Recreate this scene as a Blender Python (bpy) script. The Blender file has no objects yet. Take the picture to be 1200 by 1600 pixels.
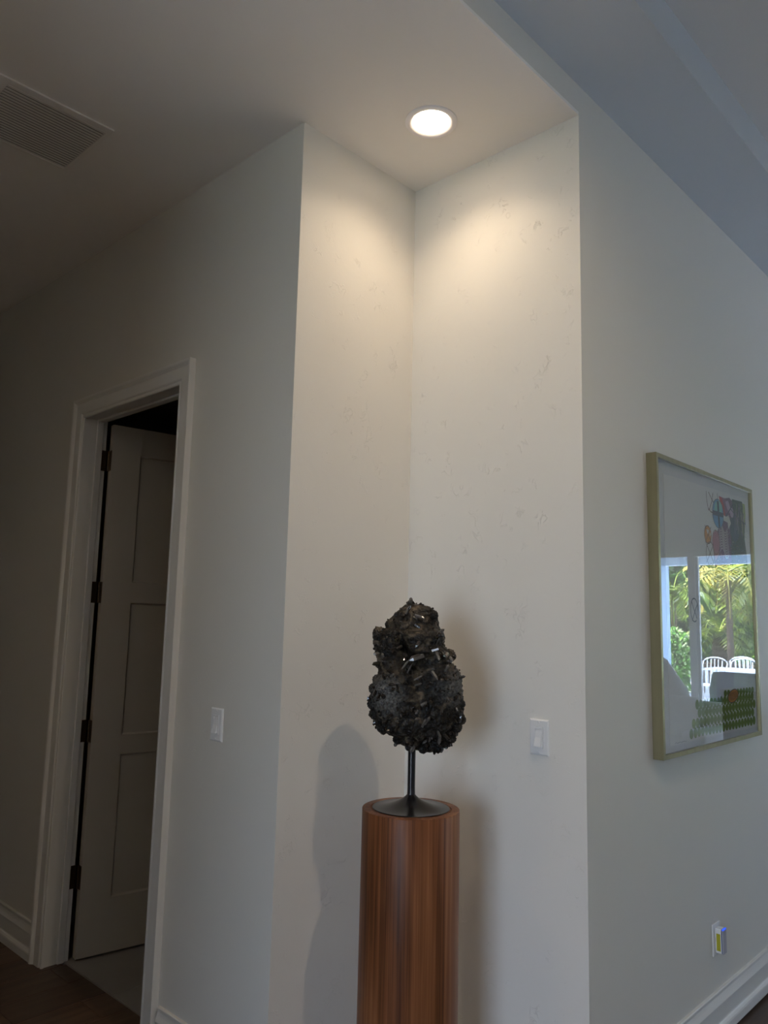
import bpy, bmesh, math, random
from mathutils import Vector, Matrix, noise
random.seed(7)
SC = bpy.context.scene
COL = SC.collection

# ------------------------------------------------------------------ camera
YAW, PITCH, ROLL, FPX, EYE = math.radians(43.408), math.radians(7.964), math.radians(1.355), 1219.5, 1.5376
fw = Vector((math.cos(PITCH)*math.cos(YAW), math.cos(PITCH)*math.sin(YAW), math.sin(PITCH)))
rt = Vector((math.sin(YAW), -math.cos(YAW), 0)); up = rt.cross(fw)
r2 = rt*math.cos(ROLL) + up*math.sin(ROLL); u2 = -rt*math.sin(ROLL) + up*math.cos(ROLL)
cd = bpy.data.cameras.new('camera'); cam = bpy.data.objects.new('camera', cd); COL.objects.link(cam)
cd.sensor_fit = 'VERTICAL'; cd.sensor_height = 36; cd.lens = FPX/1600*36; cd.clip_start = .05; cd.clip_end = 200
M = Matrix((r2, u2, -fw)).transposed().to_4x4(); M.translation = Vector((0, 0, EYE)); cam.matrix_world = M
SC.camera = cam
SC.view_settings.view_transform = 'Standard'; SC.view_settings.look = 'None'
SC.view_settings.gamma = 1; SC.view_settings.exposure = 0.0; SC.view_settings.use_curve_mapping = False
SC.cycles.max_bounces = 12; SC.cycles.diffuse_bounces = 7; SC.cycles.glossy_bounces = 4
SC.cycles.transparent_max_bounces = 16; SC.cycles.use_denoising = True
SC.cycles.caustics_reflective = False; SC.cycles.caustics_refractive = False
SC.cycles.sample_clamp_indirect = 6

# ------------------------------------------------------------------ daylight
SKY = 10.0
w = bpy.data.worlds.new('world'); SC.world = w; w.use_nodes = True
nt = w.node_tree; nt.nodes.clear()
tc = nt.nodes.new('ShaderNodeTexCoord'); sx = nt.nodes.new('ShaderNodeSeparateXYZ')
cr = nt.nodes.new('ShaderNodeValToRGB'); bg = nt.nodes.new('ShaderNodeBackground'); wo = nt.nodes.new('ShaderNodeOutputWorld')
cr.color_ramp.elements[0].position = 0.0; cr.color_ramp.elements[0].color = (.63, .79, 1, 1)
cr.color_ramp.elements[1].position = .6; cr.color_ramp.elements[1].color = (.45, .62, 1, 1)
nt.links.new(tc.outputs['Generated'], sx.inputs[0]); nt.links.new(sx.outputs['Z'], cr.inputs[0])
nt.links.new(cr.outputs[0], bg.inputs['Color']); nt.links.new(bg.outputs[0], wo.inputs['Surface'])
bg.inputs['Strength'].default_value = SKY
sd = bpy.data.lights.new('sun', 'SUN'); sd.energy = 34; sd.angle = .01; sd.color = (1, .93, .82)
sun = bpy.data.objects.new('sun', sd); COL.objects.link(sun)
sun.rotation_euler = Vector((.12, .62, -.78)).to_track_quat('-Z', 'Y').to_euler()

# plan of the place (metres; x runs along the right wall, y down the hall)
X0, Y1, X2, Y2 = 1.6686, 2.020, 2.2815, 1.2614
H1, HS, HC = 3.3177, 3.432, 3.578        # hall ceiling, soffit, room ceiling
YS = .9416                               # room-side edge of the soffit
XE, XW, YF = 9.3, -4.0, -3.6             # east window wall, west window wall, front wall
T = .14
def portal(x, y0, y1, z0, z1, nx):
    l = bpy.data.lights.new('window_portal', 'AREA'); l.shape = 'RECTANGLE'; l.size = z1-z0; l.size_y = y1-y0
    l.cycles.is_portal = True
    o = bpy.data.objects.new('window_portal', l); COL.objects.link(o)
    o.location = (x, (y0+y1)/2, (z0+z1)/2); o.rotation_euler = (0, math.pi/2*(-1 if nx > 0 else 1), 0)
WWIN = (-1.55, .55, 0.0, 2.75)
EWIN = (-3.2, 1.0, 0.0, 2.44)
FILL_WIN = (6.0, 7.6, .55, 2.25)  # added opening in the front wall, for extra light on the sofa
portal(XW-.02, WWIN[0], WWIN[1], WWIN[2], WWIN[3], 1)
portal(XE+.3, EWIN[0], EWIN[1], EWIN[2], EWIN[3], -1)

pl_ = bpy.data.lights.new('window_portal', 'AREA'); pl_.shape = 'RECTANGLE'; pl_.size = FILL_WIN[1]-FILL_WIN[0]; pl_.size_y = FILL_WIN[3]-FILL_WIN[2]; pl_.cycles.is_portal = True
po = bpy.data.objects.new('window_portal', pl_); COL.objects.link(po); po.location = ((FILL_WIN[0]+FILL_WIN[1])/2, YF-T-.05, (FILL_WIN[3]+FILL_WIN[2])/2); po.rotation_euler = (math.pi/2, 0, math.pi)
# ------------------------------------------------------------------ materials
def lin(c):
    return tuple(((v/255)/12.92 if v/255 <= .04045 else ((v/255+.055)/1.055)**2.4) for v in c)
def mat(name, col, rough=.6, metal=0, spec=.5, emit=None, es=1, coat=0):
    m = bpy.data.materials.new(name); m.use_nodes = True; b = m.node_tree.nodes['Principled BSDF']
    b.inputs['Base Color'].default_value = (*col, 1); b.inputs['Roughness'].default_value = rough
    b.inputs['Metallic'].default_value = metal; b.inputs['Specular IOR Level'].default_value = spec
    b.inputs['Coat Weight'].default_value = coat
    if emit: b.inputs['Emission Color'].default_value = (*emit, 1); b.inputs['Emission Strength'].default_value = es
    return m
def nodes(m): return m.node_tree.nodes, m.node_tree.links, m.node_tree.nodes['Principled BSDF']
def noisy(m, c1, c2, scale, stretch=(1, 1, 1), bump=0, detail=6, lo=.3, hi=.7, coord='Object', dist=.002, distort=0):
    N, L, b = nodes(m)
    t = N.new('ShaderNodeTexCoord'); mp = N.new('ShaderNodeMapping'); n = N.new('ShaderNodeTexNoise'); r = N.new('ShaderNodeValToRGB')
    mp.inputs['Scale'].default_value = stretch; n.inputs['Scale'].default_value = scale; n.inputs['Detail'].default_value = detail
    n.inputs['Distortion'].default_value = distort
    r.color_ramp.elements[0].position = lo; r.color_ramp.elements[0].color = (*c1, 1)
    r.color_ramp.elements[1].position = hi; r.color_ramp.elements[1].color = (*c2, 1)
    L.new(t.outputs[coord], mp.inputs[0]); L.new(mp.outputs[0], n.inputs['Vector']); L.new(n.outputs[0], r.inputs[0]); L.new(r.outputs[0], b.inputs['Base Color'])
    if bump:
        bp = N.new('ShaderNodeBump'); bp.inputs['Strength'].default_value = bump; bp.inputs['Distance'].default_value = dist
        L.new(n.outputs[0], bp.inputs['Height']); L.new(bp.outputs[0], b.inputs['Normal'])
    return m
def wall_paint(name, col, rough=.55, amount=1.0):
    m = mat(name, col, rough, spec=.3); N, L, b = nodes(m)
    g = N.new('ShaderNodeNewGeometry')
    n = N.new('ShaderNodeTexNoise'); n.inputs['Scale'].default_value = 3.2; n.inputs['Detail'].default_value = 5; n.inputs['Distortion'].default_value = .6
    f = N.new('ShaderNodeTexNoise'); f.inputs['Scale'].default_value = 210; f.inputs['Detail'].default_value = 2
    # thin trowel ridges: where a distorted noise crosses a level, kept only in sparse patches
    q = N.new('ShaderNodeTexNoise'); q.inputs['Scale'].default_value = 24; q.inputs['Detail'].default_value = 5; q.inputs['Distortion'].default_value = 1.2
    s = N.new('ShaderNodeMath'); s.operation = 'SUBTRACT'; s.inputs[1].default_value = .5
    a = N.new('ShaderNodeMath'); a.operation = 'ABSOLUTE'
    r = N.new('ShaderNodeMapRange'); r.inputs[1].default_value = 0; r.inputs[2].default_value = .022; r.inputs[3].default_value = 1; r.inputs[4].default_value = 0
    k = N.new('ShaderNodeTexNoise'); k.inputs['Scale'].default_value = 15; k.inputs['Detail'].default_value = 3
    kr = N.new('ShaderNodeMapRange'); kr.inputs[1].default_value = .57; kr.inputs[2].default_value = .66
    mu = N.new('ShaderNodeMath'); mu.operation = 'MULTIPLY'
    for t in (n, f, q, k): L.new(g.outputs['Position'], t.inputs['Vector'])
    L.new(q.outputs[0], s.inputs[0]); L.new(s.outputs[0], a.inputs[0]); L.new(a.outputs[0], r.inputs[0])
    L.new(k.outputs[0], kr.inputs[0]); L.new(r.outputs[0], mu.inputs[0]); L.new(kr.outputs[0], mu.inputs[1])
    b1 = N.new('ShaderNodeBump'); b1.inputs['Distance'].default_value = .006; b1.inputs['Strength'].default_value = .5*amount
    b2 = N.new('ShaderNodeBump'); b2.inputs['Distance'].default_value = .0004; b2.inputs['Strength'].default_value = .35
    b3 = N.new('ShaderNodeBump'); b3.inputs['Distance'].default_value = .0022; b3.inputs['Strength'].default_value = .68*amount
    L.new(n.outputs[0], b1.inputs['Height']); L.new(f.outputs[0], b2.inputs['Height']); L.new(mu.outputs[0], b3.inputs['Height'])
    L.new(b1.outputs[0], b2.inputs['Normal']); L.new(b2.outputs[0], b3.inputs['Normal']); L.new(b3.outputs[0], b.inputs['Normal'])
    return m
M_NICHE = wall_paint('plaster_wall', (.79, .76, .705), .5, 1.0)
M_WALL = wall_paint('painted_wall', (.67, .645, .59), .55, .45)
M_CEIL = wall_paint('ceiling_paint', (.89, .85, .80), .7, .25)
M_CEIL_DIM = wall_paint('dimmed_ceiling_paint', (.62, .60, .57), .7, .25)  # ceiling paint again, darkened: the room ceiling's dimness is put into its colour
M_TRIM = mat('white_trim', (.72, .70, .66), .35)
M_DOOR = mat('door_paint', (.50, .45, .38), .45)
M_HINGE = mat('aged_brass', (.13, .09, .055), .4, 1)
M_PLATE = mat('white_plastic', (.78, .78, .78), .25)
M_DARK = mat('dark_void', (.01, .01, .01), .9)
M_BLACK = mat('black_enamel', (.006, .006, .008), .22, spec=.55)
M_DIFF = mat('lamp_diffuser', (.9, .9, .9), .5, emit=(1, .79, .56), es=16)
M_DIFF2 = mat('lamp_diffuser_room', (.9, .9, .9), .5, emit=(1, .79, .56), es=14)
M_GOLD = noisy(mat('champagne_metal', (.5, .4, .2), .38, .8), (.27, .24, .14), (.33, .29, .175), 40, (1, 1, .02))
M_PAPER = mat('art_paper', (.68, .68, .66), .8, spec=.2)
M_MOUNT = mat('mount_board', (.60, .61, .62), .85, spec=.2)
M_FLOOR = noisy(mat('oak_plank', (.1, .06, .04), .38), (.075, .042, .026), (.15, .09, .058), 5, (.35, 5, 1), .15, 8, distort=.4)
M_FLOOR2 = noisy(mat('oak_plank_dark', (.1, .06, .04), .38), (.055, .031, .02), (.11, .066, .044), 5, (.35, 5, 1), .15, 8, distort=.4)
M_TILE = noisy(mat('grey_tile', (.3, .28, .26), .35), (.25, .235, .22), (.36, .34, .32), 2.2, (1, 1, 1), 0, 8)
def glass_mat(name, ior, tint=(1, 1, 1)):
    m = bpy.data.materials.new(name); m.use_nodes = True; N, L = m.node_tree.nodes, m.node_tree.links
    N.clear(); o = N.new('ShaderNodeOutputMaterial'); mx = N.new('ShaderNodeMixShader'); f = N.new('ShaderNodeFresnel')
    t = N.new('ShaderNodeBsdfTransparent'); g = N.new('ShaderNodeBsdfGlossy'); g.inputs['Roughness'].default_value = 0
    t.inputs['Color'].default_value = (*tint, 1); f.inputs['IOR'].default_value = ior
    ge = N.new('ShaderNodeNewGeometry'); mr = N.new('ShaderNodeMapRange')      # same index seen from either face of the pane
    mr.inputs[3].default_value = ior; mr.inputs[4].default_value = 1/ior
    L.new(ge.outputs['Backfacing'], mr.inputs[0]); L.new(mr.outputs[0], f.inputs['IOR'])
    L.new(f.outputs[0], mx.inputs[0]); L.new(t.outputs[0], mx.inputs[1]); L.new(g.outputs[0], mx.inputs[2]); L.new(mx.outputs[0], o.inputs[0])
    return m
M_GLASS = glass_mat('picture_glass', 1.62); M_PANE = glass_mat('window_glass', 1.45)
M_WHITE_FAB = noisy(mat('cream_fabric', (.7, .68, .64), .9, spec=.1), (.78, .76, .73), (.86, .84, .81), 30)
M_WALNUTCAB = noisy(mat('dark_cabinet_wood', (.05, .03, .02), .6), (.03, .018, .012), (.06, .038, .026), 6, (1, 1, 12))
M_EXTW = mat('exterior_white', (.78, .81, .84), .6)
M_PORCH = mat('pale_blue_porch_paint', (.50, .68, .86), .6)
M_DECK = noisy(mat('pale_deck', (.6, .6, .6), .7), (.48, .50, .52), (.62, .63, .64), 1.5)
M_BLUESLATE = mat('slate_blue_fabric', (.10, .14, .24), .9, spec=.1)
M_THROW = noisy(mat('green_grey_throw', (.2, .3, .25), .9, spec=.1), (.02, .10, .075), (.36, .50, .44), 5, (1, 1, .5), 0, 3, .35, .65)
def leaf_mat(name, c, tr):
    m = bpy.data.materials.new(name); m.use_nodes = True; N, L = m.node_tree.nodes, m.node_tree.links
    N.clear(); o = N.new('ShaderNodeOutputMaterial'); mx = N.new('ShaderNodeMixShader'); d = N.new('ShaderNodeBsdfDiffuse'); t = N.new('ShaderNodeBsdfTranslucent')
    inf = N.new('ShaderNodeTexCoord'); n = N.new('ShaderNodeTexNoise'); n.inputs['Scale'].default_value = 2.2
    r = N.new('ShaderNodeValToRGB'); r.color_ramp.elements[0].position = .35; r.color_ramp.elements[0].color = (*[v*.45 for v in c], 1)
    r.color_ramp.elements[1].position = .65; r.color_ramp.elements[1].color = (*c, 1)
    L.new(inf.outputs['Object'], n.inputs['Vector']); L.new(n.outputs[0], r.inputs[0]); L.new(r.outputs[0], d.inputs[0])
    t.inputs[0].default_value = (*tr, 1); mx.inputs[0].default_value = .45
    L.new(d.outputs[0], mx.inputs[1]); L.new(t.outputs[0], mx.inputs[2]); L.new(mx.outputs[0], o.inputs[0]); return m
M_PALM = leaf_mat('palm_leaf', (.42, .60, .14), (.60, .72, .16))
M_PALM2 = leaf_mat('palm_leaf_gold', (.74, .68, .20), (.85, .75, .25))
M_HEDGE = leaf_mat('hedge_leaf', (.30, .62, .14), (.40, .70, .16))
M_DEEP = leaf_mat('deep_green_leaf', (.05, .12, .03), (.06, .14, .03))
M_PALEL = leaf_mat('pale_leaf', (.72, .80, .48), (.75, .82, .45))
M_BACKLEAF = leaf_mat('shade_leaf', (.08, .16, .05), (.10, .20, .05))
M_TRUNK = noisy(mat('palm_trunk', (.1, .07, .05), .9), (.05, .035, .025), (.18, .13, .09), 9, (1, 1, 3), .8, 5, dist=.03)
def wood_pedestal():
    m = mat('walnut_veneer', (.2, .1, .05), .40, spec=.2); N, L, b = nodes(m)
    t = N.new('ShaderNodeTexCoord')
    def ns(scale, st, det, dis):
        mp = N.new('ShaderNodeMapping'); mp.inputs['Scale'].default_value = st; n = N.new('ShaderNodeTexNoise')
        n.inputs['Scale'].default_value = scale; n.inputs['Detail'].default_value = det; n.inputs['Distortion'].default_value = dis
        L.new(t.outputs['Object'], mp.inputs[0]); L.new(mp.outputs[0], n.inputs['Vector']); return n
    a = ns(7, (1, 1, .12), 3, .6); c = ns(95, (1, 1, .012), 4, .35); e = ns(300, (1, 1, .015), 3, 0)
    ad = N.new('ShaderNodeMath'); ad.operation = 'MULTIPLY_ADD'; ad.inputs[1].default_value = .75
    L.new(c.outputs[0], ad.inputs[0]); L.new(a.outputs[0], ad.inputs[2])
    ae = N.new('ShaderNodeMath'); ae.operation = 'MULTIPLY_ADD'; ae.inputs[1].default_value = .25
    L.new(e.outputs[0], ae.inputs[0]); L.new(ad.outputs[0], ae.inputs[2])
    r = N.new('ShaderNodeValToRGB'); el = r.color_ramp.elements
    el[0].position = .36; el[0].color = (.060, .020, .008, 1); el[1].position = .64; el[1].color = (.33, .145, .062, 1)
    x = el.new(.49); x.color = (.185, .066, .024, 1)
    mr = N.new('ShaderNodeMapRange'); mr.inputs[1].default_value = 0; mr.inputs[2].default_value = 2; 
    L.new(ae.outputs[0], mr.inputs[0]); L.new(mr.outputs[0], r.inputs[0]); L.new(r.outputs[0], b.inputs['Base Color'])
    return m
M_WOOD = wood_pedestal()

# ------------------------------------------------------------------ mesh helpers
def obj(name, bm, m, parent=None, smooth=False, kind=None, label=None):
    me = bpy.data.meshes.new(name); bmesh.ops.recalc_face_normals(bm, faces=bm.faces); bm.to_mesh(me); bm.free()
    for mm in (m if isinstance(m, (list, tuple)) else [m]): me.materials.append(mm)
    if smooth:
        for p in me.polygons: p.use_smooth = True
    o = bpy.data.objects.new(name, me); COL.objects.link(o)
    if parent: o.parent = parent
    if kind: o['kind'] = kind
    if label: o['label'] = label
    return o
def smooth_by_angle(o, deg=35):
    me = o.data; bm = bmesh.new(); bm.from_mesh(me)
    for e in bm.edges:
        if len(e.link_faces) == 2 and e.calc_face_angle(0) > math.radians(deg): e.smooth = False
    bm.to_mesh(me); bm.free()
    for p in me.polygons: p.use_smooth = True
    return o
def tag(o, label, cat=None, group=None, kind=None):
    o['label'] = label
    if cat: o['category'] = cat
    if group: o['group'] = group
    if kind: o['kind'] = kind
    return o
def thing(name, label, cat, loc=(0, 0, 0), rz=0, group=None):
    o = bpy.data.objects.new(name, None); COL.objects.link(o); o.location = loc; o.rotation_euler = (0, 0, rz)
    o.empty_display_size = .1
    return tag(o, label, cat, group)
def box(bm, a, b, bevel=0, seg=2, mi=0):
    vs = [bm.verts.new((x, y, z)) for x in (a[0], b[0]) for y in (a[1], b[1]) for z in (a[2], b[2])]
    fs = [bm.faces.new([vs[i] for i in q]) for q in ((0, 1, 3, 2), (4, 6, 7, 5), (0, 4, 5, 1), (2, 3, 7, 6), (0, 2, 6, 4), (1, 5, 7, 3))]
    for f in fs: f.material_index = mi
    if bevel:
        es = list({e for f in fs for e in f.edges})
        bmesh.ops.bevel(bm, geom=es, offset=bevel, segments=seg, affect='EDGES', profile=.5)
    return vs
def bx(name, a, b, m, parent=None, bevel=0, kind=None, seg=2, label=None):
    bm = bmesh.new(); box(bm, a, b, bevel, seg); return obj(name, bm, m, parent, kind=kind, label=label)
def prism(bm, pts, z0, z1):
    lo = [bm.verts.new((x, y, z0)) for x, y in pts]; hi = [bm.verts.new((x, y, z1)) for x, y in pts]
    bm.faces.new(lo[::-1]); bm.faces.new(hi); n = len(pts)
    for i in range(n): bm.faces.new((lo[i], lo[(i+1) % n], hi[(i+1) % n], hi[i]))
def lathe(bm, prof, n=64, cx=0, cy=0, close=False):
    rings = []
    for r, z in prof:
        if r < 1e-6: rings.append([bm.verts.new((cx, cy, z))])
        else: rings.append([bm.verts.new((cx+r*math.cos(2*math.pi*i/n), cy+r*math.sin(2*math.pi*i/n), z)) for i in range(n)])
    seq = list(zip(rings, rings[1:])) + ([(rings[-1], rings[0])] if close else [])
    for A, B in seq:
        for i in range(n):
            j = (i+1) % n
            if len(A) == 1 and len(B) > 1: bm.faces.new((A[0], B[i], B[j]))
            elif len(B) == 1 and len(A) > 1: bm.faces.new((A[i], B[0], A[j]))
            elif len(A) > 1: bm.faces.new((A[i], B[i], B[j], A[j]))
def extrude_profile(bm, prof, path, caps=True):
    """prof: list of (a,b); path: list of (origin, dirA, dirB) stations"""
    rings = [[bm.verts.new(o+da*a+db*b) for a, b in prof] for o, da, db in path]
    n = len(prof)
    for A, B in zip(rings, rings[1:]):
        for i in range(n): bm.faces.new((A[i], A[(i+1) % n], B[(i+1) % n], B[i]))
    if caps: bm.faces.new(rings[0]); bm.faces.new(rings[-1][::-1])
V = Vector

# ------------------------------------------------------------------ structure
def struct(name, pts, z0, z1, m):
    bm = bmesh.new(); prism(bm, pts, z0, z1); return obj(name, bm, m, kind='structure')
TD = .108
DY0, DY1, DZ = 2.728, 3.566, 2.475          # clear door opening
bm = bmesh.new()
prism(bm, [(X0, Y1), (X0, DY0-.02), (X0+TD, DY0-.02), (X0+TD, Y1+TD)], -.02, H1)
prism(bm, [(X0, DY1+.02), (X0, 6.5), (X0+TD, 6.5), (X0+TD, DY1+.02)], -.02, H1)
prism(bm, [(X0, DY0-.02), (X0, DY1+.02), (X0+TD, DY1+.02), (X0+TD, DY0-.02)], DZ+.02, H1)
wall_left = obj('wall_left', bm, M_WALL, kind='structure'); wall_left['label'] = 'grey hallway wall holding the open door'
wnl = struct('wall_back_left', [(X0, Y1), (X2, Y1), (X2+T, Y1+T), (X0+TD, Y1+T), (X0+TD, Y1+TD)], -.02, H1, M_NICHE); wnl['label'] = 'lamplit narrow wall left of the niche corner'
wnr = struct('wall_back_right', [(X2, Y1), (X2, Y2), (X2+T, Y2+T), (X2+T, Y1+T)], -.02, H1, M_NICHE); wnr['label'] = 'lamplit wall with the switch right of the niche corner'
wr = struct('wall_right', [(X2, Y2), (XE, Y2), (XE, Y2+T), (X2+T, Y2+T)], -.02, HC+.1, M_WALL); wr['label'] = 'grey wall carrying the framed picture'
struct('wall_upper', [(XW, Y2), (X2, Y2), (X2, Y2+T), (XW, Y2+T)], H1+.012, HC+.1, M_WALL)
struct('wall_hall_side', [(-.74, Y2+T), (-.6, Y2+T), (-.6, 6.5), (-.74, 6.5)], -.02, H1, M_WALL)
struct('wall_hall_end', [(-.74, 6.5), (X0+T, 6.5), (X0+T, 6.64), (-.74, 6.64)], -.02, H1, M_WALL)
struct('wall_back', [(XW, Y2), (-.6, Y2), (-.6, Y2+T), (XW, Y2+T)], -.02, H1+.012, M_WALL)
bm = bmesh.new()
box(bm, (XW-T, YF-T, -.02), (FILL_WIN[0], YF, HC+.1)); box(bm, (FILL_WIN[1], YF-T, -.02), (XE+T, YF, HC+.1)); box(bm, (FILL_WIN[0], YF-T, FILL_WIN[3]), (FILL_WIN[1], YF, HC+.1)); box(bm, (FILL_WIN[0], YF-T, -.02), (FILL_WIN[1], YF, FILL_WIN[2]))
obj('wall_front', bm, M_WALL, kind='structure')
def windowed(name, x0, x1, win):
    bm = bmesh.new(); y0, y1, z0, z1 = win
    box(bm, (x0, YF, -.02), (x1, y0, HC+.1)); box(bm, (x0, y1, -.02), (x1, Y2+T, HC+.1)); box(bm, (x0, y0, z1), (x1, y1, HC+.1))
    return obj(name, bm, M_WALL, kind='structure')
windowed('wall_west', XW-T, XW, WWIN); windowed('wall_east', XE, XE+T, EWIN)
ce = struct('ceiling', [(-.74, Y2), (X2, Y2), (X2+.05, Y2+.05), (X2+.05, Y1+.05), (X0+.05, Y1+.05), (X0+.05, 6.64), (-.74, 6.64)], H1, H1+.012, M_CEIL)
ce['label'] = 'lower hallway ceiling with the vent and the downlight'
ce2 = struct('ceiling.001', [(XW-T, YF-T), (XE+T, YF-T), (XE+T, YS), (XW-T, YS)], HC, HC+.1, M_CEIL_DIM); ce2['label'] = 'higher ceiling of the room at upper right'
M_SOF = wall_paint('soffit_daylight_tint', (.55, .58, .61), .6, .3)  # blue of the daylight on the soffit is mixed into this colour
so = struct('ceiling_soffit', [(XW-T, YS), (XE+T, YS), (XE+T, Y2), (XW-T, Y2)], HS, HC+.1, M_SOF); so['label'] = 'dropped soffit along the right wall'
# closet behind the door
CX0, CX1, CYA, CYB = X0+TD, 4.4, Y1+T+.04, 5.0
bm = bmesh.new()
box(bm, (CX1, CYA-.1, 0), (CX1+.1, CYB+.1, 2.8)); box(bm, (CX0, CYB, 0), (CX1, CYB+.1, 2.8)); box(bm, (X2+T+.01, CYA-.1, 0), (CX1, CYA, 2.8)); box(bm, (CX0, CYA-.1, 2.7), (CX1, CYB, 2.8))
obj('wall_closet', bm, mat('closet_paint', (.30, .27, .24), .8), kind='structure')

# floor
fl = bx('floor', (XW-T, YF-T, -.10), (1.758, 6.64, -.014), M_FLOOR2, kind='structure')
bm = bmesh.new(); box(bm, (1.758, YF-T, -.10), (XE+T, Y2+T, -.014)); me2 = obj('floor.001', bm, M_FLOOR2, kind='structure')
fc = bx('floor.002', (1.762, Y2+T, -.10), (CX1+.1, CYB+.1, -.006), M_TILE, kind='structure')
fl['label'] = 'dark wood plank floor of the hallway'; me2['label'] = 'wood plank floor along the right wall'; fc['label'] = 'grey tile floor inside the open doorway'
# tiles of the closet
TW, TL = .40, .80
base = None
for i in range(6):
    for j in range(3):
        x = 1.764+i*.44; y = 2.19+j*.94
        if base is None:
            bm = bmesh.new(); box(bm, (0, 0, -.006), (.437, .937, 0), .001, 1); base = obj('tile', bm, M_TILE, fc); t = base
        else:
            t = base.copy(); COL.objects.link(t); t.parent = fc
        t.location = (x, y, 0)
# planks run along x
PW = .183
pm = []
for k, L_ in enumerate((1.25, 1.7, .95)):
    bm = bmesh.new(); box(bm, (.0012, .0012, -.014), (L_-.0012, PW-.0012, 0), .0015, 1)
    me = bpy.data.meshes.new('plank'); bm.to_mesh(me); bm.free(); me.materials.append((M_FLOOR, M_FLOOR2, M_FLOOR)[k]); pm.append((me, L_))
rest = bmesh.new()
rnd = random.Random(3)
row = 0; y = YF
while y < 6.4:
    inner = (-.4 < y < 4.7)
    xa = XW if y < Y2 else -.6
    xb = XE if y+PW <= Y2+.02 else (1.758)
    first = rnd.uniform(.3, 1.2); cuts = [xa, xa+first]
    while cuts[-1] < xb:
        cuts.append(cuts[-1]+rnd.choice((1.25, 1.7, .95)))
    cuts[-1] = xb
    for a, b in zip(cuts, cuts[1:]):
        if b-a < .05: continue
        L_ = b-a; par = fl if (a+b)/2 < 1.758 or y > Y2-.1 else me2
        if inner and b > .0 and a < 5.2:
            match = [m_ for m_, l_ in pm if abs(l_-L_) < 1e-4]
            if match: m_ = match[0]
            else:
                bm = bmesh.new(); box(bm, (.0012, .0012, -.014), (L_-.0012, PW-.0012, 0), .0015, 1)
                m_ = bpy.data.meshes.new('plank'); bm.to_mesh(m_); bm.free(); m_.materials.append(rnd.choice((M_FLOOR, M_FLOOR2)))
            o = bpy.data.objects.new('plank', m_); COL.objects.link(o); o.parent = par; o.location = (a, y, 0)
        else:
            box(rest, (a+.0012, y+.0012, -.013), (b-.0012, y+PW-.0012, -.0002))
    y += PW
obj('plank_field', rest, M_FLOOR, fl, kind='stuff')

# baseboards
BP = [(0, 0), (.024, 0), (.024, .030), (.0225, .036), (.018, .044), (.0145, .048), (.0135, .052), (.0135, .106), (.0175, .108), (.0175, .112), (.012, .128), (.0085, .140), (.008, .147), (.012, .149), (.012, .154), (.009, .157), (0, .157)]
def baseboard(name, p, q, nrm, ext=(0, 0)):
    bm = bmesh.new(); p, q, nrm = V((*p, 0)), V((*q, 0)), V((*nrm, 0)); d = (q-p).normalized(); z = V((0, 0, 1))
    extrude_profile(bm, BP, [(p, nrm+d*(-ext[0]), z), (q, nrm+d*ext[1], z)])
    return obj(name, bm, M_TRIM, kind='structure')
b1 = baseboard('baseboard_left', (X0, DY1+.098), (X0, 6.5), (-1, 0)); b1['label'] = 'baseboard left of the door casing'
b2 = baseboard('baseboard_left.001', (X0, Y1), (X0, DY0-.104), (-1, 0), (1, 0)); b2['label'] = 'baseboard between door casing and niche'
baseboard('baseboard_back_left', (X0, Y1), (X2, Y1), (0, -1), (1, -1))
baseboard('baseboard_back_right', (X2, Y1), (X2, Y2), (-1, 0), (-1, 1))
b3 = baseboard('baseboard_right', (X2, Y2), (XE, Y2), (0, -1), (1, 0)); b3['label'] = 'moulded white baseboard below the framed picture'

# ------------------------------------------------------------------ door
door = bpy.data.objects.new('door_1', None); COL.objects.link(door); door['kind'] = 'structure'; door.location = (X0, (DY0+DY1)/2, 0)
door['label'] = 'white panelled door standing open in its cased frame'
def dpart(name, bm, m, label=None, par=None, smooth=False):
    o = obj(name, bm, m, smooth=smooth); o.parent = par or door; o.matrix_parent_inverse = Matrix.Translation(-door.location) if par is None else Matrix()
    if label: o['label'] = label
    return o
CW = .094; cy0, cy1, cz = DY0+.004, DY1-.004, DZ-.004   # inner edge of casing (reveal)
CP = [(0, 0), (0, .010), (.003, .013), (.010, .013), (.013, .010), (.017, .010), (.020, .014), (.024, .016), (.070, .016), (.073, .019), (.078, .023), (.083, .0265), (.090, .028), (CW, .028), (CW, 0)]
xx = V((-1, 0, 0)); zz = V((0, 0, 1)); yy = V((0, 1, 0))
bm = bmesh.new(); extrude_profile(bm, CP, [(V((X0, cy1, 0)), yy, xx), (V((X0, cy1, cz)), yy+zz, xx)]); dpart('casing', bm, M_TRIM)
bm = bmesh.new(); extrude_profile(bm, CP, [(V((X0, cy0, 0)), -yy, xx), (V((X0, cy0, cz)), -yy+zz, xx)]); dpart('casing', bm, M_TRIM)
bm = bmesh.new(); extrude_profile(bm, CP, [(V((X0, cy0, cz)), zz-yy, xx), (V((X0, cy1, cz)), zz+yy, xx)]); dpart('casing', bm, M_TRIM)
XJ = X0+TD+.003
for a, b in (((X0, DY1, 0), (XJ, DY1+.019, DZ+.019)), ((X0, DY0-.019, 0), (XJ, DY0, DZ+.019)), ((X0, DY0, DZ), (XJ, DY1, DZ+.019))):
    bm = bmesh.new(); box(bm, a, b); dpart('jamb', bm, M_TRIM)
XS0, XS1 = X0+.057, X0+.088
for a, b in (((XS0, DY1-.011, 0), (XS1, DY1, DZ)), ((XS0, DY0, 0), (XS1, DY0+.011, DZ)), ((XS0, DY0+.011, DZ-.011), (XS1, DY1-.011, DZ))):
    bm = bmesh.new(); box(bm, a, b, .002, 1); dpart('door_stop', bm, M_TRIM)
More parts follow.
